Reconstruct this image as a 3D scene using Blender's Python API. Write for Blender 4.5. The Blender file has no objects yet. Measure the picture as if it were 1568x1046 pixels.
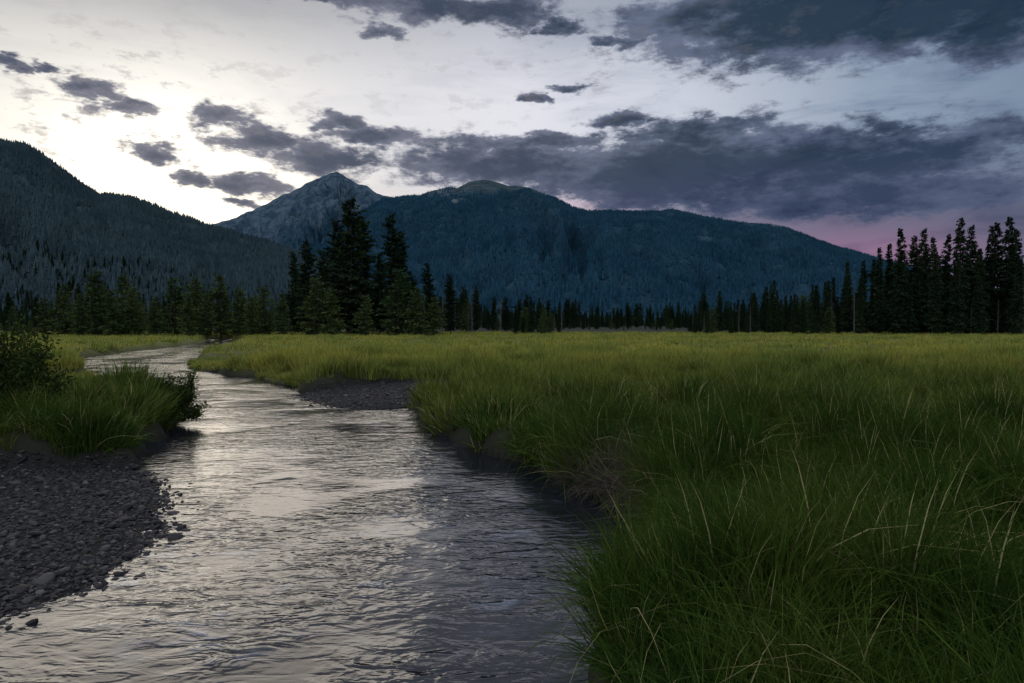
import bpy, math, random
import numpy as np
rng=np.random.default_rng(7); random.seed(7)
C=bpy.context; scene=C.scene
CAMZ=3.0; F=1045.0
# ---------------------------------------------------------------- utils
def hsh(ix,iy,s):
    v=np.sin(ix*127.1+iy*311.7+s*74.7)*43758.5453
    return v-np.floor(v)
def vn(x,y,s=0):
    x=np.asarray(x,float);y=np.asarray(y,float)
    ix=np.floor(x);iy=np.floor(y);fx=x-ix;fy=y-iy
    fx=fx*fx*(3-2*fx);fy=fy*fy*(3-2*fy)
    a=hsh(ix,iy,s);b=hsh(ix+1,iy,s);c=hsh(ix,iy+1,s);d=hsh(ix+1,iy+1,s)
    return (a*(1-fx)+b*fx)*(1-fy)+(c*(1-fx)+d*fx)*fy
def fbm(x,y,s=0,o=4):
    r=0;a=.5;t=0
    for i in range(o):
        r=r+a*vn(x*2**i+i*17.3,y*2**i-i*9.1,s+i);t+=a;a*=.5
    return r/t
def ss(a,b,x):
    t=np.clip((x-a)/(b-a),0,1);return t*t*(3-2*t)
def mesh_obj(name,V,Fc,mat=None,smooth=False,attrs=None,link=True,parent=None):
    me=bpy.data.meshes.new(name)
    V=np.asarray(V,float)
    me.from_pydata(V.tolist(),[],Fc if isinstance(Fc,list) else Fc.tolist())
    if attrs:
        for k,a in attrs.items():
            at=me.attributes.new(k,'FLOAT','POINT');at.data.foreach_set('value',np.asarray(a,np.float32))
    if smooth: me.polygons.foreach_set('use_smooth',[True]*len(me.polygons))
    me.update()
    if mat:
        for m in (mat if isinstance(mat,list) else [mat]): me.materials.append(m)
    o=bpy.data.objects.new(name,me)
    if link: scene.collection.objects.link(o)
    return o
def grid_faces(n,m):
    i=np.arange(n-1)[:,None]*m+np.arange(m-1)[None,:]
    i=i.ravel();return np.stack([i,i+m,i+m+1,i+1],1)
# ---------------------------------------------------------------- node helper
class NT:
    def __init__(s,nt): s.t=nt;s.n=nt.nodes;s.l=nt.links
    def new(s,ty,ins=None,**kw):
        nd=s.n.new(ty)
        for k,v in kw.items(): setattr(nd,k,v)
        if ins:
            for k,v in ins.items():
                sk=nd.inputs[k]
                if isinstance(v,bpy.types.NodeSocket): s.l.new(v,sk)
                else: sk.default_value=v
        return nd
    def m(s,op,a,b=0.0,c=0.0,clamp=False):
        return s.new('ShaderNodeMath',{0:a,1:b,2:c},operation=op,use_clamp=clamp).outputs[0]
    def vm(s,op,a,b=(0,0,0)):
        nd=s.new('ShaderNodeVectorMath',{0:a,1:b},operation=op);return nd
    def mix(s,f,a,b):
        nd=s.n.new('ShaderNodeMix');nd.data_type='RGBA'
        for k,v in ((0,f),(6,a),(7,b)):
            if isinstance(v,bpy.types.NodeSocket): s.l.new(v,nd.inputs[k])
            else: nd.inputs[k].default_value=(tuple(v)+(1,) if k and len(v)==3 else v)
        return nd.outputs[2]
    def mr(s,v,a,b,c=0.,d=1.,smooth=True):
        return s.new('ShaderNodeMapRange',{0:v,1:a,2:b,3:c,4:d},interpolation_type='SMOOTHSTEP' if smooth else 'LINEAR').outputs[0]
    def noise(s,v,sc,det=4,ro=.55,dist=0.):
        return s.new('ShaderNodeTexNoise',{'Vector':v,'Scale':sc,'Detail':det,'Roughness':ro,'Distortion':dist}).outputs[0]
    def ramp(s,f,stops):
        nd=s.n.new('ShaderNodeValToRGB');s.l.new(f,nd.inputs[0]);e=nd.color_ramp.elements
        while len(e)<len(stops): e.new(.5)
        for el,(p,c) in zip(e,stops): el.position=p;el.color=tuple(c)+(1,)
        return nd.outputs[0]
def newmat(name):
    m=bpy.data.materials.new(name);m.use_nodes=True;t=NT(m.node_tree);t.n.clear()
    t.out=t.n.new('ShaderNodeOutputMaterial');return m,t
def pos(t): return t.n.new('ShaderNodeNewGeometry').outputs['Position']
def attr(t,n): return t.new('ShaderNodeAttribute',attribute_name=n).outputs['Fac']
def bump(t,h,st,dist): return t.new('ShaderNodeBump',{'Strength':st,'Distance':dist,'Height':h}).outputs[0]
# ---------------------------------------------------------------- materials
def leafmat(name,c1,c2,c3,transl=.3,nsc=.5,far=None,var=.45):
    m,t=newmat(name);p=pos(t)
    tint=attr(t,'tint');n=t.noise(p,nsc,1)
    rnd=t.new('ShaderNodeObjectInfo').outputs['Random']
    col=t.mix(t.mr(t.m('ADD',t.m('MULTIPLY',n,.7),t.m('MULTIPLY',rnd,.3)),.3,.7),c1,c2)
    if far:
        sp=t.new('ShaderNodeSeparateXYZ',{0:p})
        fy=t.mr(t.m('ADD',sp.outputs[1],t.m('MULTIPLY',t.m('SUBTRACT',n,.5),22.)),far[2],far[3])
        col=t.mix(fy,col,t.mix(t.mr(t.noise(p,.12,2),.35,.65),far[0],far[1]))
    col=t.mix(t.mr(tint,.80,.97),col,c3)
    hv=t.new('ShaderNodeHueSaturation',{'Color':col,'Value':t.mr(tint,0.,.8,1-var,1+var,False)}).outputs[0]
    d=t.new('ShaderNodeBsdfDiffuse',{'Color':hv}).outputs[0]
    if transl>0:
        tr=t.new('ShaderNodeBsdfTranslucent',{'Color':hv}).outputs[0]
        d=t.new('ShaderNodeMixShader',{0:transl,1:d,2:tr}).outputs[0]
    t.l.new(d,t.out.inputs[0]);return m
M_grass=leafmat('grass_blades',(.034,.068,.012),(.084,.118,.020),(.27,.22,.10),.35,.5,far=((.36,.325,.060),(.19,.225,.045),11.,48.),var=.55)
M_dry=leafmat('dry_grass',(.055,.045,.034),(.09,.07,.055),(.13,.10,.07),.2)
M_ndl=leafmat('conifer_needles',(.012,.024,.012),(.026,.041,.018),(.05,.055,.024),.0,.12)
M_ndl2=leafmat('young_conifer_needles',(.038,.064,.022),(.076,.100,.030),(.12,.11,.04),.15,.15)
M_bush=leafmat('willow_leaves',(.022,.040,.012),(.055,.072,.018),(.09,.09,.02),.2,2.)
M_mtn=leafmat('mountain_conifers_hazed',(.014,.045,.070),(.026,.068,.098),(.036,.074,.096),.0,.004,var=.4)  # aerial haze put into the needle colour as a blue tint
M_hill=leafmat('hill_conifers_hazed',(.030,.048,.056),(.052,.073,.077),(.06,.080,.082),.0,.008,var=.28)  # paler, bluish needles: valley haze painted into the colour
def simple(name,c1,c2,sc,rough=.85,bs=.4,bd=.02,stretch=(1,1,1)):
    m,t=newmat(name);p=t.vm('MULTIPLY',pos(t),stretch).outputs[0];n=t.noise(p,sc,4,.65)
    b=t.new('ShaderNodeBsdfPrincipled',{'Base Color':t.mix(t.mr(n,.35,.65),c1,c2),'Roughness':rough,'Normal':bump(t,n,bs,bd)})
    t.l.new(b.outputs[0],t.out.inputs[0]);return m
M_bark=simple('bark',(.030,.024,.020),(.065,.052,.045),4.,.9,.6,.03,(1,1,.2))
M_dead=simple('dead_wood',(.045,.038,.038),(.10,.085,.082),4.,.9,.6,.03,(1,1,.2))
m,t=newmat('river_stone');rnd=t.new('ShaderNodeObjectInfo').outputs['Random'];n=t.noise(pos(t),25.,3)
c=t.ramp(rnd,[(0,(.011,.009,.010)),(.4,(.025,.019,.019)),(.75,(.043,.033,.031)),(.93,(.085,.07,.064)),(1,(.15,.13,.12))])
c=t.mix(t.m('MULTIPLY',n,.5),c,(.018,.015,.016))
b=t.new('ShaderNodeBsdfPrincipled',{'Base Color':c,'Roughness':.6,'Specular IOR Level':.3,'Normal':bump(t,n,.4,.005)});t.l.new(b.outputs[0],t.out.inputs[0]);M_stone=m
m,t=newmat('ground_soil');p=pos(t);g=attr(t,'gravel');w=attr(t,'wet')
n=t.noise(p,1.5,5,.6);n2=t.noise(p,14.,4,.7)
sp=t.new('ShaderNodeSeparateXYZ',{0:p})
soil=t.mix(n,(.016,.018,.008),(.038,.036,.016))
soil=t.mix(t.mr(sp.outputs[1],20.,90.),soil,(.15,.145,.032))
soil=t.mix(t.mr(sp.outputs[1],150.,165.),soil,(.022,.026,.014))
grv=t.mix(n2,(.009,.008,.008),(.032,.026,.025))
col=t.mix(g,soil,grv);col=t.mix(w,col,(.010,.009,.008))
b=t.new('ShaderNodeBsdfPrincipled',{'Base Color':col,'Roughness':.8,'Specular IOR Level':.2,'Normal':bump(t,n2,.8,.05)});t.l.new(b.outputs[0],t.out.inputs[0]);M_ground=m
m,t=newmat('stream_water');p=pos(t)
a=t.noise(t.vm('MULTIPLY',p,(1.,1.25,1)).outputs[0],.75,2,.5,.6)
b1=t.noise(t.vm('MULTIPLY',p,(1.1,2.2,1)).outputs[0],2.0,2,.5,.9)
b2=t.noise(t.vm('MULTIPLY',p,(1.,1.7,1)).outputs[0],6.5,2,.5,.5)
patch=t.mr(t.noise(p,.36,2,.5,.5),.36,.64,.16,1.15)
h=t.m('ADD',t.m('MULTIPLY',a,.40),t.m('MULTIPLY',patch,t.m('ADD',t.m('MULTIPLY',b1,.8),t.m('MULTIPLY',b2,.2))))
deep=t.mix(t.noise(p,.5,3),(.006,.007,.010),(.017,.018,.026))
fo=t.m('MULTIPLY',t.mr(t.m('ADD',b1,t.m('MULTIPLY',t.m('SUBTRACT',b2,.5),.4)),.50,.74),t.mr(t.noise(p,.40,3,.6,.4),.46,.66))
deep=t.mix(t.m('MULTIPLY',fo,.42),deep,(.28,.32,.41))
bs=t.new('ShaderNodeBsdfPrincipled',{'Base Color':deep,'Roughness':.11,'IOR':1.37,'Specular IOR Level':.85,'Normal':bump(t,h,1.,.045)})
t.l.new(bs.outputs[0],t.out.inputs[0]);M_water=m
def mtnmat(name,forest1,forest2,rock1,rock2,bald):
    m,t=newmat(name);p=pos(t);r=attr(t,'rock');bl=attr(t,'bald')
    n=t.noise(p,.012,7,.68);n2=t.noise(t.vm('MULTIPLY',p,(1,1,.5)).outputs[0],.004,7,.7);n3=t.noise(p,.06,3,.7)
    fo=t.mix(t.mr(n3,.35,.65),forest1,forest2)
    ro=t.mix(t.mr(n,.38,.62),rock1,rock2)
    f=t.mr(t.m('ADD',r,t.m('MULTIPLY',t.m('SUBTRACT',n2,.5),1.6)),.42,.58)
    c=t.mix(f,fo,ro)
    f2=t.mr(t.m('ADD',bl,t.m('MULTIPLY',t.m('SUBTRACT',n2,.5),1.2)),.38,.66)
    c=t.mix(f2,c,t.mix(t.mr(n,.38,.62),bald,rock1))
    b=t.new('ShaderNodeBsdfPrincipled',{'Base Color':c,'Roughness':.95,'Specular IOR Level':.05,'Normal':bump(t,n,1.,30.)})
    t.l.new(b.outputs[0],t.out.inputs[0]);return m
M_m1=mtnmat('rocky_mountain_surface_hazed',(.022,.054,.078),(.038,.075,.104),(.032,.060,.085),(.10,.138,.172),(.1,.12,.12))  # distance haze painted in: forest and rock colours shifted to blue
M_m2=mtnmat('forested_mountain_surface_hazed',(.013,.041,.063),(.032,.074,.102),(.07,.10,.12),(.15,.165,.175),(.034,.054,.052))  # blue cast stands for aerial haze, held in the base colours
M_m3=mtnmat('hill_surface_hazed',(.034,.054,.062),(.054,.077,.082),(.06,.07,.07),(.1,.11,.11),(.05,.06,.04))  # light grey-blue base colours carry the painted haze of the hillside
# ---------------------------------------------------------------- river outline
R=[(1.2,-12),(1.0,0),(.8,4.5),(.8,5.7),(1.15,6.9),(1.85,8.6),(2.2,9.8),(2.15,10.7),(1.5,11.7),(.85,12.8),(.45,14.4),(-.5,15.5),(-1.2,16.5),(-2.2,18.5),(-2.6,21),(-3.2,24.2),(-4.9,23.4),(-6.9,25.2),(-8.6,28.5),(-10.2,32),(-12.2,33.5),(-13.5,37),(-17,40),(-20.5,43.5),(-23.5,49),(-25,54),(-28,62),(-31,72),(-36,88),(-42,108),(-52,130)]
L=[(-58,128),(-48,106),(-43,88),(-41,74),(-39.5,67),(-37.5,60),(-33.5,52),(-28.5,44),(-23.5,37.5),(-18.5,33.3),(-15.5,30),(-13,26.5),(-11,22.5),(-9.7,19),(-8.9,16.5),(-8.5,15),(-7.9,13.9),(-6.9,12.3),(-5.95,10.9),(-5.6,9.9),(-5.3,8.9),(-5.15,7.9),(-5.4,7),(-6.2,6),(-7.5,4),(-9,0),(-10,-12)]
P=np.array(R+L,float)
Q=np.roll(P,-1,0);P=np.stack([.75*P+.25*Q,.25*P+.75*Q],1).reshape(-1,2)
def sdist(x,y):
    x=np.asarray(x,float).ravel();y=np.asarray(y,float).ravel()
    d=np.full(x.shape,1e18);ins=np.zeros(x.shape,bool)
    for a,b in zip(P,np.roll(P,-1,0)):
        e=b-a;wx=x-a[0];wy=y-a[1]
        tt=np.clip((wx*e[0]+wy*e[1])/(e@e),0,1)
        d=np.minimum(d,(wx-e[0]*tt)**2+(wy-e[1]*tt)**2)
        c=((a[1]>y)!=(b[1]>y))
        if e[1]!=0: ins^=c&(x<a[0]+e[0]*(y-a[1])/e[1])
    return np.where(ins,-1,1)*np.sqrt(d)
def gravel(x,y):
    yb=14.0+.6*np.minimum(x+8.5,0)+.5*(fbm(x*1.2,y*1.2,5)-.5)
    g1=ss(yb+.35,yb-.35,y)*ss(-2.6,-3.4,x)
    e=((x+6.1)/3.9)**2+((y-27.0)/4.2)**2+1.0*(fbm(x*.6,y*.6,9)-.5)
    return np.maximum(g1,ss(1.1,.8,e))
def lowland(x,y):
    # low, wet point bars beside the upstream bend
    a=((x+18.)/8.)**2+((y-31.)/8.)**2
    b=((x+22.)/4.5)**2+((y-47.)/9.)**2
    return np.maximum(ss(1.3,.75,a),ss(1.3,.75,b))
def ground(x,y,full=False):
    x=np.asarray(x,float);y=np.asarray(y,float)
    sd=sdist(x,y).reshape(x.shape)
    near=ss(120,60,y)
    s=sd+(fbm(x*.9,y*.9,3)-.5)*1.1*near
    zb=-.4+ss(-.3,.4,s)*(.95-.38*lowland(x,y))
    zg=np.clip(.02+(sd+(fbm(x*.8,y*.8,13)-.5)*.5)*.075,-.4,.40)+(fbm(x*3,y*3,11)-.5)*.04
    g=gravel(x,y)
    mo=(fbm(x*.5,y*.5,21)-.5)*1.05*ss(.1,1.6,sd)*ss(110,35,y)
    mo=mo+(fbm(x*.06,y*.06,22)-.5)*.5*ss(2,14,sd)*ss(300,100,y)
    mo=mo*(1-.8*lowland(x,y))
    z=zb*(1-g)+zg*g+mo*(1-g)
    if full: return z,sd,g
    return z
def axis(lo,hi,core0,core1,st,gr):
    a=list(np.arange(core0,core1,st));s=st;v=core1
    while v<hi: a.append(v);s*=gr;v+=s
    a.append(hi);s=st;v=core0-st
    while v>lo: a.insert(0,v);s*=gr;v-=s
    a.insert(0,lo);return np.array(a)
ax=axis(-9000,9000,-16,9,.14,1.035);ay=axis(-400,9500,2.5,34,.16,1.03)
X,Y=np.meshgrid(ax,ay,indexing='ij')
Z,SD,G=ground(X,Y,True)
V=np.stack([X,Y,Z],-1).reshape(-1,3)
mesh_obj('meadow_ground',V,grid_faces(len(ax),len(ay)),M_ground,True,{'gravel':G.ravel(),'wet':ss(.16,.0,Z).ravel()})
wx=np.linspace(-75,8,60);wy=np.linspace(-14,135,80);WX,WY=np.meshgrid(wx,wy,indexing='ij')
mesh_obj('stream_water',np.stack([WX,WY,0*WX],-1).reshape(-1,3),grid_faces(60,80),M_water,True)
# ---------------------------------------------------------------- mountains
def prof(pts):
    a=np.array(pts,float);u=(a[:,0]-784)/F;v=(495-a[:,1])/F
    return lambda q:np.interp(q,u,v)
class Mtn:
    def __init__(s,name,pts,yr,yb,rough,seed,mat,ro,bl,gul=28,pw=1.15,nu=700,nt=150,umin=-1.3,umax=1.3,ga=.2):
        s.p=prof(pts);s.yr=yr;s.yb=yb;s.r=rough;s.seed=seed;s.gul=gul;s.pw=pw;s.ro=ro;s.bl=bl;s.ga=ga
        u=np.linspace(umin,umax,nu);t=np.linspace(0,1.35,nt);U,T=np.meshgrid(u,t,indexing='ij')
        x,y,z=s.at(U,T)
        mesh_obj(name,np.stack([x,y,z],-1).reshape(-1,3),grid_faces(nu,nt),mat,True,{'rock':ro(U,T).ravel(),'bald':bl(U,T).ravel()})
    def at(s,U,T):
        yr=s.yr*(1+.06*(fbm(U*4,0*U,s.seed)-.5))
        Yd=s.yb+T*(yr-s.yb)
        h=np.maximum(s.p(U),-.004)*yr+CAMZ
        h=h+s.r*(fbm(U*90,0*U+3,s.seed+2,5)-.5)*np.clip(h/300,0,1)
        f=np.where(T<=1,np.clip(T,0,1)**s.pw,1-(np.clip(T-1,0,1)*1.6))
        w=np.sin(np.pi*np.clip(T,0,1))
        warp=(fbm(U*6,T*3,s.seed+5)-.5)*.25
        rg=1-np.abs(2*fbm((U+warp)*s.gul,T*1.6,s.seed+7,5)-1)
        z=h*f+h*w*(rg-.75)*s.ga+h*w*(fbm(U*70,T*14,s.seed+9,4)-.5)*.05
        return U*Yd,Yd,z-2.5*(1-np.clip(T*8,0,1))+.5
def px(x): return (x-784)/F
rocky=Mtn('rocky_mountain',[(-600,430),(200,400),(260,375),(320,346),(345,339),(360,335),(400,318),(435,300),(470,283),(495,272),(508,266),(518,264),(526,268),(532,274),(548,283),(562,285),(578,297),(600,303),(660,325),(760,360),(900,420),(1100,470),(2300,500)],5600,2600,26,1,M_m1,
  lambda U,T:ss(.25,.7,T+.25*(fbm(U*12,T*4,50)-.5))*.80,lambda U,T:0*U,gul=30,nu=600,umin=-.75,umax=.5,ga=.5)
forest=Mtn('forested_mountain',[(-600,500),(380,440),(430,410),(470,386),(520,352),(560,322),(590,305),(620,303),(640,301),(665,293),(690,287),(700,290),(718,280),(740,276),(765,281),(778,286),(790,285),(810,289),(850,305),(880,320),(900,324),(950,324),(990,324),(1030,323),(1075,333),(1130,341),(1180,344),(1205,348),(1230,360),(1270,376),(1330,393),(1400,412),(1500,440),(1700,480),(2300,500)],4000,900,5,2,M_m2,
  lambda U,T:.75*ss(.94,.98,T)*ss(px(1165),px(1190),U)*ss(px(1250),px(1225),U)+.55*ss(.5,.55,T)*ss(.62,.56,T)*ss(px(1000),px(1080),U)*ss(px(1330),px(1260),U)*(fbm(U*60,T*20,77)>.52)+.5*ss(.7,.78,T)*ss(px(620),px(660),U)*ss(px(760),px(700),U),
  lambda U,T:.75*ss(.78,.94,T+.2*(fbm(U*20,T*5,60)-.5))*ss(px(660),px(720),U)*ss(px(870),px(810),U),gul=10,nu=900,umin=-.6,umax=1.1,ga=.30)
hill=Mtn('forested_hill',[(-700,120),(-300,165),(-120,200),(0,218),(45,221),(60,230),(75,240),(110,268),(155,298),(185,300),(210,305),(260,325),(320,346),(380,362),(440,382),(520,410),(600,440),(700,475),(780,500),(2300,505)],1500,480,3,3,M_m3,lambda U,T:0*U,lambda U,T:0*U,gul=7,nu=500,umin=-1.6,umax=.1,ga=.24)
# ---------------------------------------------------------------- scatter with geometry nodes
def scatter(name,pts,scl,rot,idx,protos):
    n=len(pts);me=bpy.data.meshes.new(name);me.vertices.add(n)
    me.vertices.foreach_set('co',np.asarray(pts,np.float32).ravel())
    s=np.asarray(scl,np.float32)
    if s.ndim==1: s=np.stack([s,s,s],1)
    a=me.attributes.new('scl','FLOAT_VECTOR','POINT');a.data.foreach_set('vector',np.ascontiguousarray(s).ravel())
    a=me.attributes.new('rot','FLOAT_VECTOR','POINT');a.data.foreach_set('vector',np.asarray(rot,np.float32).ravel())
    a=me.attributes.new('idx','INT','POINT');a.data.foreach_set('value',np.asarray(idx,np.int32))
    o=bpy.data.objects.new(name,me);scene.collection.objects.link(o)
    col=bpy.data.collections.new(name+'_parts')
    for p in protos: col.objects.link(p)
    ng=bpy.data.node_groups.new(name,'GeometryNodeTree')
    ng.interface.new_socket('Geometry',in_out='INPUT',socket_type='NodeSocketGeometry')
    ng.interface.new_socket('Geometry',in_out='OUTPUT',socket_type='NodeSocketGeometry')
    N=ng.nodes;Lk=ng.links
    gi=N.new('NodeGroupInput');go=N.new('NodeGroupOutput')
    ci=N.new('GeometryNodeCollectionInfo');ci.inputs['Collection'].default_value=col
    ci.inputs['Separate Children'].default_value=True;ci.inputs['Reset Children'].default_value=True
    ip=N.new('GeometryNodeInstanceOnPoints');ip.inputs['Pick Instance'].default_value=True
    def na(nm,ty):
        k=N.new('GeometryNodeInputNamedAttribute');k.data_type=ty;k.inputs['Name'].default_value=nm;return k.outputs[0]
    er=N.new('FunctionNodeEulerToRotation');Lk.new(na('rot','FLOAT_VECTOR'),er.inputs[0])
    Lk.new(gi.outputs[0],ip.inputs['Points']);Lk.new(ci.outputs[0],ip.inputs['Instance'])
    Lk.new(er.outputs[0],ip.inputs['Rotation']);Lk.new(na('scl','FLOAT_VECTOR'),ip.inputs['Scale']);Lk.new(na('idx','INT'),ip.inputs['Instance Index'])
    Lk.new(ip.outputs[0],go.inputs[0])
    md=o.modifiers.new('scatter','NODES');md.node_group=ng;return o
# ---------------------------------------------------------------- grass tufts
def tuft(name,n,rad,h,w,bend,seed,mat,segs=4,tanp=.07):
    r=np.random.default_rng(seed);V=[];Fc=[];T=[]
    for i in range(n):
        a=r.uniform(0,6.283);q=rad*math.sqrt(r.uniform());bx,by=q*math.cos(a),q*math.sin(a)
        hh=h*r.uniform(.5,1.15);ww=w*r.uniform(.7,1.2);da=a+r.normal(0,.9) if q>rad*.3 else r.uniform(0,6.283)
        bd=bend*r.uniform(.3,1.5);tv=r.uniform(0,.8) if r.uniform()>tanp else r.uniform(.85,1)
        dx,dy=math.cos(da),math.sin(da);sa=r.uniform(0,6.283);sx,sy=math.cos(sa),math.sin(sa)
        b0=len(V)
        for k in range(segs+1):
            s=k/segs;out=hh*(bd*s*s*.9+.06*s);z=hh*s*(1-.45*min(bd,1.2)*s*s)-.05
            wk=ww*.5*(1-s**1.6)
            cx,cy=bx+dx*out,by+dy*out
            if k<segs:
                V.append((cx-sx*wk,cy-sy*wk,z));V.append((cx+sx*wk,cy+sy*wk,z));T+=[tv,tv]
            else: V.append((cx,cy,z));T.append(tv)
        for k in range(segs-1):
            j=b0+2*k;Fc.append((j,j+1,j+3,j+2))
        j=b0+2*(segs-1);Fc.append((j,j+1,j+2))
    return mesh_obj(name,V,Fc,mat,False,{'tint':T},link=False)
gn=[tuft('grass_a',50,.14,.74,.0125,.45,1,M_grass,4,.05),tuft('grass_b',44,.12,.92,.0135,.6,2,M_grass,4,.04),tuft('grass_c',52,.17,.55,.0115,.35,3,M_grass,3,.09),tuft('grass_d',42,.10,.85,.012,1.1,4,M_grass,5,.06)]
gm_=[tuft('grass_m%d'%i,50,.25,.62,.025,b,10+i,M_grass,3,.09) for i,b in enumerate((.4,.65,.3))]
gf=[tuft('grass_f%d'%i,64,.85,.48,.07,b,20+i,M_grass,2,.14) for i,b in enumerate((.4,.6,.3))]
dry=[tuft('dry_a',70,.12,.75,.008,1.3,31,M_dry,5,.3),tuft('dry_b',70,.15,.6,.008,.8,32,M_dry,5,.3)]
def place(n,y0,y1,umin,umax,pw,smin):
    v=rng.uniform(0,1,n);y=(y0**pw+v*(y1**pw-y0**pw))**(1/pw)
    x=rng.uniform(umin,umax,n)*y
    sd=sdist(x,y);g=gravel(x,y)
    k=(sd>smin)&(g<.45)
    x,y,sd=x[k],y[k],sd[k];z=ground(x,y)
    k=z>.06;return x[k],y[k],z[k],sd[k]
def grad(x,y):
    e=.15;return np.arctan2(sdist(x,y+e)-sdist(x,y-e),sdist(x+e,y)-sdist(x-e,y))
def grass(name,protos,n,y0,y1,umin,umax,smin,s0,ex=0.,pw=2.):
    x,y,z,sd=place(n,y0,y1,umin,umax,pw,smin)
    m=len(x);cl=fbm(x*.9,y*.9,31,3);cl2=fbm(x*.12,y*.12,33,2)
    tall=ss(.60,.72,fbm(x*.55,y*.55,37,2))
    keep=rng.uniform(0,1,m)<(.26+ss(.36,.58,cl)) 
    keep|=sd<.6
    x,y,z,sd,cl,cl2,tall=[q[keep] for q in (x,y,z,sd,cl,cl2,tall)];m=len(x)
    sc=s0*(.28+1.0*ss(.32,.70,cl)+.35*(cl2-.4)+ex*tall)*rng.uniform(.75,1.25,m)
    rz=rng.uniform(0,6.283,m);ry=np.abs(rng.normal(0,.16,m))
    k=sd<.6
    if k.any():
        gd=grad(x[k],y[k])+math.pi+rng.normal(0,.45,k.sum());rz[k]=gd;ry[k]=rng.uniform(.1,.85,k.sum())
    sc=np.where(sd<.5,np.maximum(sc,.80*s0)*rng.uniform(.75,1.2,m),sc)
    lo=1-.62*lowland(x,y);sc=sc*lo
    sv=np.stack([sc**.5*s0**.5,sc**.5*s0**.5,sc],1)
    return scatter(name,np.stack([x,y,z],1),sv,np.stack([0*rz,ry,rz],1),rng.integers(0,len(protos),m),protos)
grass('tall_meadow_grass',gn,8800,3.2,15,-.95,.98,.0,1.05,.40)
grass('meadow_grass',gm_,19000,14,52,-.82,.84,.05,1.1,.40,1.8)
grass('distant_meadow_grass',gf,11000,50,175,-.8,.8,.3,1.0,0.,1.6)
bp=[(1.6,11.75),(1.9,11.2),(2.15,10.8),(1.7,11.5),(2.05,11.0),(2.2,10.4),(1.3,12.1)]
pts=[];rt=[]
for i in range(30):
    a=bp[i%7];x=a[0]+rng.normal(0,.12)-.02;y=a[1]+rng.normal(0,.12)-.02
    pts.append((x,y,max(.25,float(ground(np.array([x]),np.array([y]))[0])+.05)));rt.append((0,rng.uniform(.8,1.4),math.radians(215)+rng.normal(0,.35)))
scatter('dead_bank_grass',pts,rng.uniform(.7,1.1,30),rt,rng.integers(0,2,30),dry)
# ---------------------------------------------------------------- pebbles
import bmesh
from mathutils import noise,Vector
def stone(name,seed,flat):
    bm=bmesh.new();bmesh.ops.create_icosphere(bm,subdivisions=2,radius=1)
    r=random.Random(seed);o=[r.uniform(-9,9) for _ in range(3)]
    for v in bm.verts:
        k=1+.45*noise.noise(v.co*.9+Vector(o))
        v.co*=k;v.co.z*=flat;v.co.x*=1.25
    me=bpy.data.meshes.new(name);bm.to_mesh(me);bm.free();me.polygons.foreach_set('use_smooth',[True]*len(me.polygons));me.materials.append(M_stone)
    return bpy.data.objects.new(name,me)
st=[stone('stone_%d'%i,i,f) for i,f in enumerate((.5,.6,.4,.7))]
x=np.concatenate([rng.uniform(-12,-4,30000),rng.uniform(-11.5,-2.8,9000)]);y=np.concatenate([rng.uniform(5,15,30000),rng.uniform(22,33,9000)])
z,sd,g=ground(x,y,True);k=(g>.4)&(z>-.05)&(z<.6);x,y,z=x[k],y[k],z[k]
s=np.exp(rng.normal(math.log(.020),.48,len(x)));s=np.clip(s,.009,.09);s=np.where(y>20,s*1.3,s)
scatter('gravel_bar',np.stack([x,y,z+s*.1],1),s,np.stack([rng.normal(0,.3,len(x)),rng.normal(0,.3,len(x)),rng.uniform(0,6.28,len(x))],1),rng.integers(0,4,len(x)),st)
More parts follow.
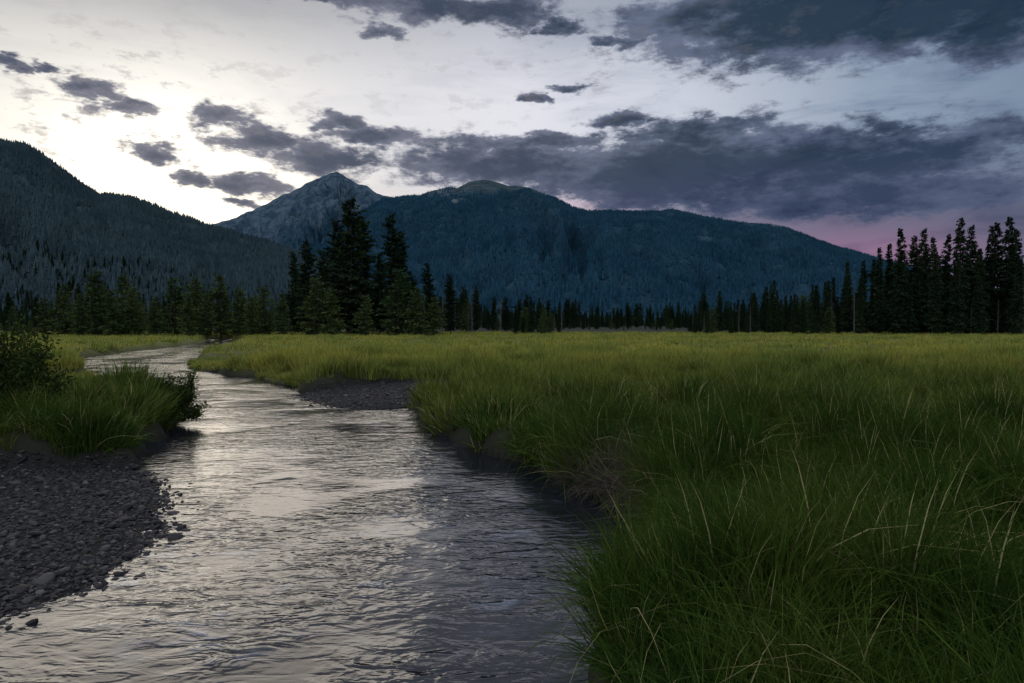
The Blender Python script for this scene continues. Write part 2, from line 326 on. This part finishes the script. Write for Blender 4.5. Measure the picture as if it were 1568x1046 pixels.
# ---------------------------------------------------------------- conifers
def tube(V,Fc,MI,p0,p1,r0,r1,k=6,mi=0):
    p0=np.array(p0,float);p1=np.array(p1,float);d=p1-p0;d/=np.linalg.norm(d)+1e-9
    a=np.cross(d,(0,0,1.) if abs(d[2])<.9 else (1.,0,0));a/=np.linalg.norm(a);b=np.cross(d,a);s=len(V)
    for p,r in ((p0,r0),(p1,r1)):
        for i in range(k):
            t=6.28318*i/k;V.append(tuple(p+r*(a*math.cos(t)+b*math.sin(t))))
    for i in range(k): Fc.append((s+i,s+(i+1)%k,s+k+(i+1)%k,s+k+i));MI.append(mi)
def conifer(name,H,Rr,base,seed,leaf,dens=7.,pw=.85,irr=.35,droop=.25,dead=False,barkm=None,link=False,sz=1.):
    r=np.random.default_rng(seed);V=[];Fc=[];MI=[];bx,by=r.normal(0,.012*H,2)
    cx=lambda z:(bx*(z/H)**2,by*(z/H)**2)
    ns=8;tr=H*.0095+.05
    for i in range(ns):
        z0,z1=H*i/ns,H*(i+1)/ns;a,b=cx(z0),cx(z1)
        tube(V,Fc,MI,(a[0],a[1],z0-.3*(i==0)),(b[0],b[1],z1),tr*(1-i/ns)+.02,tr*(1-(i+1)/ns)+.02,7)
    lv=[];zc=base*H
    lump=r.uniform(0,6.28,4)
    while zc<H*.985:
        t=(zc-base*H)/(H*(1-base));
        for _ in range(max(3,int(dens*.9))):
            az=r.uniform(0,6.283);z=zc+r.uniform(0,.5)
            if z>H*.985: continue
            Ln=Rr*((1-t)**pw*.95+.07)*r.uniform(1-irr*1.4,1+irr*.35)*(1+.28*math.sin(az*1+lump[0]+z*.55)*irr*2)
            if t<.12: Ln*=.55+.45*t/.12
            o=cx(z);sl=r.uniform(-droop*1.4,-droop*.2)+(.5*t if not dead else .2)
            p0=np.array((o[0],o[1],z));d=np.array((math.cos(az),math.sin(az),sl));p1=p0+d*Ln
            tube(V,Fc,MI,p0,p1,.035*(1-t)+.012,.008,3)
            if dead:
                for _k in range(2):
                    s=r.uniform(.3,.9);q=p0+d*Ln*s;e=d+r.normal(0,.6,3);tube(V,Fc,MI,q,q+e*Ln*.3,.012,.004,3)
                continue
            n=max(3,int(Ln/.2))
            for j in range(n):
                s=(j+r.uniform())/n
                q=p0+d*Ln*s+np.array((0,0,-.10*Ln*s*s*(1-t)))
                wd=.34*Ln*(1-s*.75)*.6+.10
                for _q in range(3):
                    side=r.uniform(-1,1);pp=np.array((-d[1],d[0],0))
                    c=q+pp*side*wd+np.array((0,0,r.normal(0,.09)))
                    dr=d+pp*side*1.1+np.array((0,0,r.uniform(-.75,.1)));dr/=np.linalg.norm(dr)
                    l=r.uniform(.3,.62)*sz*(1 if t<.85 else .7);up=np.array((r.normal(0,.7),r.normal(0,.7),.8));sv=np.cross(dr,up);sv/=np.linalg.norm(sv)+1e-9
                    lv.append((c-sv*.17*sz,c+sv*.17*sz+dr*l*.15,c+dr*l,r.uniform(0,.9)))
        zc+=r.uniform(.24,.52)*(1.5 if dead else 1)
    T=[.3]*len(V)
    for a,b,c,tv in lv:
        s=len(V);V+= [tuple(a),tuple(b),tuple(c)];Fc.append((s,s+1,s+2));MI.append(1);T+=[tv]*3
    ob=mesh_obj(name,V,Fc,[barkm or M_bark]+([leaf] if leaf else []),False,{'tint':T},link=link)
    ob.data.polygons.foreach_set('material_index',MI);return ob
spr=[conifer('spruce_%d'%i,20,2.5+.25*i,.04,100+i,M_ndl,7,.8,.4,.35,sz=1.1) for i in range(4)]
pin=[conifer('pine_%d'%i,20,3.7,.08,200+i,M_ndl,7,.55,.5,.12,sz=1.1) for i in range(3)]
yng=[conifer('young_%d'%i,9,2.4,.03,300+i,M_ndl2,7,.55,.4,.1,sz=.8) for i in range(3)]
ded=[conifer('dead_%d'%i,15,1.3,.15,400+i,None,6,.5,.5,.2,dead=True,barkm=M_dead) for i in range(3)]
def hero(kind,mesh,xp,ytop,D,wid=1.,bh=20.):
    x=(xp-784)/F*D;H=(495-ytop)/F*D+CAMZ-.55;s=H/bh
    o=bpy.data.objects.new(kind,mesh);scene.collection.objects.link(o)
    o.location=(x,D,.5);o.scale=(s*wid,s*wid,s);o.rotation_euler=(0,0,rng.uniform(0,6.28))
for xp,yt,D,k,w in [(538,303,138,0,1.0),(556,330,144,1,.9),(520,335,142,2,.9),(600,326,150,1,.75),(470,367,140,0,.8),(497,382,136,2,.9),(614,352,152,2,.7),(582,385,140,0,.9),(452,385,148,1,.7),(655,402,146,0,.8),(690,418,142,2,.8)]:
    hero('lodgepole_pine',pin[k].data,xp,yt,D,w)
for i,(xp,yt,D) in enumerate([(1345,378,150),(1378,349,146),(1395,360,150),(1410,350,152),(1425,362,155),(1447,358,150),(1468,333,148),(1482,345,152),(1513,345,150),(1526,340,154),(1541,331,148),(1556,350,152),(1362,372,155),(1432,385,144),(1500,380,146),(1320,398,152),(1298,400,156),(1183,428,150),(1155,450,158),(1072,458,170),(1575,340,150),(1600,350,152)]):
    hero('spruce_tree',spr[i%4].data,xp,yt,D,.82)
for i,(xp,yt,D) in enumerate([(300,425,128),(338,422,130),(482,425,128),(508,440,126),(290,455,122),(150,415,132),(100,435,130),(235,462,126),(610,412,132),(640,440,130),(1268,470,140),(560,452,124),(190,420,131),(268,425,129),(365,440,128),(405,438,130),(432,450,127),(125,450,126),(70,455,130),(665,455,131),(205,440,127),(170,445,125),(385,455,125),(318,450,124),(1090,470,145),(1230,452,144)]):
    hero('young_pine_tree',yng[i%3].data,xp,yt,D,1.05,9.)
tops=np.array([(-500,430),(0,465),(60,450),(90,428),(150,415),(200,430),(260,428),(300,415),(330,412),(370,437),(440,430),(450,405),(500,400),(560,405),(640,410),(700,428),(760,436),(850,447),(870,481),(1050,483),(1070,458),(1180,440),(1240,438),(1300,415),(1340,400),(1400,385),(1568,375),(2100,370)],float)
n=500;xp=rng.uniform(-380,1980,n);D=rng.uniform(138,200,n);D=np.where((xp>862)&(xp<1055),D+110,D)
tp=np.interp(xp,tops[:,0],tops[:,1]);H=(495-tp)/F*D+2.4;H=H*rng.uniform(.40,1.06,n)
typ=np.zeros(n,int)
for i in range(n):
    q=rng.uniform();X_=xp[i]
    pd=.40 if (X_<440 or 640<X_<870 or X_>1290) else .18
    if q<pd: typ[i]=7+rng.integers(0,3);H[i]*=.9
    elif X_>1060: typ[i]=rng.integers(0,4)
    elif q<(.55 if X_<440 else .74): typ[i]=4+rng.integers(0,3) if rng.uniform()<.6 else rng.integers(0,4)
    else: typ[i]=10+rng.integers(0,3);H[i]*=.8
allp=spr+pin+ded+yng
order=sorted(range(len(allp)),key=lambda i:allp[i].name);inv={o:i for i,o in enumerate(order)}
bh=np.array([20]*7+[15]*3+[9]*3,float)
def forest_scatter(name,xx,yy,zz,H,typ,wid):
    s=H/bh[typ];idx=[inv[t_] for t_ in typ]
    sv=np.stack([s*wid,s*wid,s],1)
    scatter(name,np.stack([xx,yy,zz],1),sv,np.stack([0*xx,0*xx,rng.uniform(0,6.28,len(xx))],1),idx,allp)
forest_scatter('conifer_treeline',(xp-784)/F*D,D,0*D+.4,H,typ,rng.uniform(.75,1.05,n))
n=3200;D=np.sqrt(rng.uniform(215**2,720**2,n));u=rng.uniform(-.95,.95,n)
k=~((u>.06)&(u<.27)&(D<330));D,u=D[k],u[k];n=len(D)
typ=np.where(rng.uniform(0,1,n)<.75,rng.integers(0,4,n),rng.integers(4,7,n));H=rng.uniform(5,13,n)*(.4+1.1*vn(u*14,D*.01,70))
_,_,hz=hill.at(u,np.clip((D-480)/1020,0,1));zz=np.where(D>480,np.maximum(hz,.4)*(u<.1),.4)
forest_scatter('valley_forest',u*D,D,zz,H,typ,rng.uniform(.8,1.1,n))
def lowtree(name,seed,mat):
    r=np.random.default_rng(seed);V=[];Fc=[];T=[]
    for lv,(z0,z1,rr) in enumerate(((.08,.55,.17),(.3,.8,.125),(.55,1.0,.08))):
        s=len(V);k=6
        for i in range(k):
            a=6.283*i/k+lv;q=rr*r.uniform(.7,1.25);V.append((q*math.cos(a),q*math.sin(a),z0+r.uniform(-.03,.03)));T.append(r.uniform(0,.8))
        V.append((0,0,z1));T.append(.6)
        for i in range(k): Fc.append((s+i,s+(i+1)%k,s+k))
    V+=[(-.012,0,-.15),(.012,0,-.15),(0,0,.5)];T+=[.1]*3;Fc.append((len(V)-3,len(V)-2,len(V)-1))
    return mesh_obj(name,V,Fc,mat,False,{'tint':T},link=False)
def slope_forest(name,M,n,mat,h0,h1,u0,u1,t0,t1,lim):
    lt=[lowtree(name+'_%d'%i,500+i,mat) for i in range(3)]
    U=rng.uniform(u0,u1,n);T=rng.uniform(t0,t1,n)**.8
    d=fbm(U*60,T*20,91,4)
    k=(M.ro(U,T)<lim+rng.normal(0,.08,n))&(M.bl(U,T)<.45+rng.normal(0,.12,n))&(d>.34);U,T=U[k],T[k]
    x,y,z=M.at(U,T);h=rng.uniform(h0,h1,len(U));h=np.where((T>.97),h*.6,h)
    w=h*rng.uniform(.9,1.4,len(U))
    scatter(name,np.stack([x,y,z-1],1),np.stack([w,w,h],1),np.stack([0*U,0*U,rng.uniform(0,6.28,len(U))],1),rng.integers(0,3,len(U)),lt)
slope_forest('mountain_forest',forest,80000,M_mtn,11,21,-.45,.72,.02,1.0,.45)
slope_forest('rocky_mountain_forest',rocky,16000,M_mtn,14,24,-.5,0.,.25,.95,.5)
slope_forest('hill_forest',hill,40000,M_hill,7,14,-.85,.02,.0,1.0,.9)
# ---------------------------------------------------------------- bushes
def bush(name,loc,rx,rz,seed,nl,leaf=.06):
    r=np.random.default_rng(seed);V=[];Fc=[];MI=[]
    tips=[]
    for i in range(46):
        a=r.uniform(0,6.283);e=r.uniform(.1,1.0);d=np.array((math.cos(a)*(1-e*.6),math.sin(a)*(1-e*.6),e*1.0))
        p0=np.array((r.normal(0,.1*rx),r.normal(0,.1*rx),-.1));Ln=r.uniform(.75,1.1)
        p1=p0+d*np.array((rx,rx,rz))*Ln*.55;p2=p0+d*np.array((rx*1.05,rx*1.05,rz*.9))*Ln+np.array((0,0,-.02))
        tube(V,Fc,MI,p0,p1,.02,.012,4);tube(V,Fc,MI,p1,p2,.012,.004,4);tips.append((p1,p2))
    T=[.3]*len(V)
    for i in range(nl):
        p1,p2=tips[r.integers(0,len(tips))];s=r.uniform(-.3,1.08)
        c=p1+(p2-p1)*s+r.normal(0,.11*rx,3)*(1.1-.4*s);
        if c[2]<0: c[2]=abs(c[2])
        d=r.normal(0,1,3)+np.array((0,0,.3));d/=np.linalg.norm(d);sv=np.cross(d,r.normal(0,1,3));sv/=np.linalg.norm(sv)
        l=leaf*r.uniform(.7,1.3);b0=len(V)
        V+=[tuple(c),tuple(c+d*l*.5+sv*l*.2),tuple(c+d*l),tuple(c+d*l*.5-sv*l*.2)];Fc.append((b0,b0+1,b0+2,b0+3));MI.append(1);T+=[r.uniform(0,.9)]*4
    o=mesh_obj(name,V,Fc,[M_bark,M_bush],False,{'tint':T});o.data.polygons.foreach_set('material_index',MI);o.location=loc
bush('willow_bush',(-11.6,15.6,.45),1.5,3.0,1,18000,.115)
bush('willow_bush',(-9.85,20.0,.2),.80,1.75,2,7000,.095)
bush('willow_bush',(-14.6,17.5,.4),1.9,3.3,3,11000,.13)
bush('willow_bush',(-23.5,32,.3),1.3,1.4,4,3500,.13)
# ---------------------------------------------------------------- world
w=bpy.data.worlds.new('World');scene.world=w;w.use_nodes=True;t=NT(w.node_tree);t.n.clear()
try:
    w.cycles.sampling_method='MANUAL';w.cycles.sample_map_resolution=512
except Exception as e: print(e)
tc=t.n.new('ShaderNodeTexCoord').outputs['Generated'];nrm=t.vm('NORMALIZE',tc).outputs[0]
sx=t.new('ShaderNodeSeparateXYZ',{0:nrm});az=t.m('ARCTAN2',sx.outputs[0],sx.outputs[1]);el=t.m('ARCSINE',sx.outputs[2])
ae=t.new('ShaderNodeCombineXYZ',{0:az,1:el,2:0.}).outputs[0]
def AE(x,y):
    a=math.atan((x-784)/F);return a,math.atan((495-y)/F*math.cos(a))
def blob(v,x,y,rx,ry):
    a,e=AE(x,y);c=math.cos(a)
    d=t.vm('MULTIPLY',t.vm('SUBTRACT',v,(a,e,0)).outputs[0],(F/(rx*c*c),F/(ry*c),0)).outputs[0]
    q=t.vm('DOT_PRODUCT',d,d).outputs['Value'];return t.m('EXPONENT',t.m('MULTIPLY',q,-1.))
azf=t.mr(az,-.75,.75,0.,1.,False)
hor=t.ramp(azf,[(0,(.70,.67,.60)),(.25,(.80,.75,.66)),(.45,(.52,.49,.53)),(.62,(.24,.21,.30)),(.8,(.14,.13,.21)),(1,(.08,.11,.18))])
mid=t.ramp(azf,[(0,(.64,.63,.61)),(.25,(.72,.71,.71)),(.5,(.76,.76,.82)),(.66,(.60,.63,.72)),(.82,(.28,.35,.46)),(1,(.14,.21,.31))])
top=t.ramp(azf,[(0,(.18,.19,.21)),(.3,(.32,.33,.36)),(.5,(.35,.38,.45)),(.75,(.17,.23,.31)),(1,(.10,.15,.22))])
far=t.mix(t.mr(el,.6,1.2),top,(.42,.49,.60))
back=t.mr(t.m('ABSOLUTE',az),.95,2.0);
simple_sky=t.mix(t.mr(el,.29,.48),t.mix(t.mr(el,.13,.24),hor,mid),far)
simple_sky=t.mix(back,simple_sky,(.66,.78,.96))
nish=t.new('ShaderNodeTexSky',sky_type='NISHITA',sun_disc=False,sun_elevation=math.radians(8),sun_rotation=math.radians(-24))
ns=t.vm('SCALE',nish.outputs[0]);ns.inputs[3].default_value=.004
simple_sky=t.vm('ADD',simple_sky,ns.outputs[0]).outputs[0]
dn=t.mr(sx.outputs[2],-.02,-.1)
glow=t.m('ADD',blob(ae,290,310,190,150),t.m('MULTIPLY',blob(ae,150,270,340,160),.5))
gl=t.vm('SCALE',(.66,.60,.46));t.l.new(glow,gl.inputs[3])
sky=t.vm('ADD',simple_sky,gl.outputs[0]).outputs[0]
pk=t.vm('SCALE',(.13,.022,.05));t.l.new(t.m('ADD',blob(ae,1330,390,200,36),t.m('MULTIPLY',blob(ae,890,312,100,18),.7)),pk.inputs[3])
sky=t.vm('ADD',sky,pk.outputs[0]).outputs[0]
nv=t.vm('MULTIPLY',ae,(1,2.3,1)).outputs[0]
wn=t.new('ShaderNodeTexNoise',{'Vector':nv,'Scale':15.,'Detail':4.,'Roughness':.66})
wv=t.vm('MULTIPLY',t.vm('SUBTRACT',wn.outputs['Color'],(.5,.5,.5)).outputs[0],(.09,.045,0)).outputs[0]
cv=t.vm('ADD',ae,wv).outputs[0]
bl=[(1070,34,150,40),(1530,48,160,56),(640,14,110,26),(770,25,95,28),(858,48,40,15),(520,0,110,16),(590,58,34,10),(940,70,44,11),
(140,138,62,17),(195,166,50,13),(20,97,44,11),(80,108,30,10),(345,182,60,20),(405,218,84,28),(505,244,94,32),(570,210,82,20),(385,285,86,17),(300,277,40,12),(520,190,46,13),(245,240,50,20),
(820,256,290,42),(1060,205,150,24),(1230,232,230,36),(1450,225,150,34),(1570,200,90,24),(800,222,160,17),(1320,300,330,34),(945,188,54,12),(872,139,30,11),(820,156,28,8),(365,312,40,9)]
acc=None
for b_ in bl:
    g_=blob(cv,*b_);acc=g_ if acc is None else t.m('MAXIMUM',acc,g_)
acc=t.m('MAXIMUM',acc,t.m('MULTIPLY',blob(cv,1370,2,430,72),1.55))
acc=t.m('MAXIMUM',acc,t.m('MULTIPLY',blob(cv,1110,262,380,56),1.35))
n1=t.noise(nv,19.,6,.68);n2=t.noise(nv,7.,4,.6)
dens=t.m('ADD',t.m('MULTIPLY',acc,1.15),t.m('MULTIPLY',t.m('SUBTRACT',n1,.5),1.8))
al=t.mr(dens,.30,.76)
core=t.mr(t.m('ADD',dens,t.m('MULTIPLY',t.m('SUBTRACT',n2,.5),2.1)),.42,1.3)
warm=t.mr(az,-.45,.35)
ccol=t.mix(core,t.mix(warm,(.20,.205,.26),(.12,.15,.235)),t.mix(warm,(.055,.072,.120),(.015,.035,.065)))
pf=t.m('MULTIPLY',t.mr(el,.26,.16),t.mr(az,-.3,.0));ccol=t.mix(t.m('MULTIPLY',pf,.5),ccol,(.050,.066,.14))
out=t.mix(t.m('MULTIPLY',al,.96),sky,ccol)
ve=t.noise(t.vm('MULTIPLY',ae,(1,4.5,1)).outputs[0],4.5,5,.62,.6)
va=t.m('MULTIPLY',t.mr(ve,.45,.70),t.mr(az,-.2,.5,.16,.75))
out=t.mix(va,out,t.vm('MULTIPLY',out,(.48,.54,.64)).outputs[0])
sw=t.m('MULTIPLY',t.mr(n1,.52,.64),t.m('ADD',blob(ae,190,200,280,120),t.m('MULTIPLY',blob(ae,850,120,350,90),.35)))
out=t.mix(t.m('MULTIPLY',sw,.75),out,(.30,.28,.30))
bgA=t.new('ShaderNodeBackground',{'Color':out,'Strength':1.}).outputs[0]
bgB=t.new('ShaderNodeBackground',{'Color':t.mix(dn,simple_sky,(.03,.035,.03)),'Strength':1.}).outputs[0]
# clouds occupy only this sector of the sky
fr=t.m('MULTIPLY',t.m('MULTIPLY',t.mr(t.m('ABSOLUTE',az),.95,.80),t.mr(el,.56,.47)),t.mr(el,-.03,-.005))
ms=t.new('ShaderNodeMixShader',{0:fr,1:bgB,2:bgA})
wo=t.n.new('ShaderNodeOutputWorld');t.l.new(ms.outputs[0],wo.inputs[0])
# ---------------------------------------------------------------- sun
sd_=bpy.data.lights.new('sun','SUN');sd_.energy=.30;sd_.angle=math.radians(32);sd_.color=(1,.87,.70)
so=bpy.data.objects.new('sun',sd_);scene.collection.objects.link(so)
A=math.radians(-24);E=math.radians(14)
d=Vector((math.sin(A)*math.cos(E),math.cos(A)*math.cos(E),math.sin(E)))
so.rotation_euler=d.to_track_quat('Z','Y').to_euler();so.location=(0,0,50)
# ---------------------------------------------------------------- camera
cd=bpy.data.cameras.new('camera');cd.lens=24;cd.sensor_width=36;cd.clip_end=30000;cd.clip_start=.1
co=bpy.data.objects.new('camera',cd);scene.collection.objects.link(co);co.location=(0,0,CAMZ)
co.rotation_euler=(math.radians(90-1.535),0,0);scene.camera=co
scene.view_settings.view_transform='Standard';scene.view_settings.look='None'
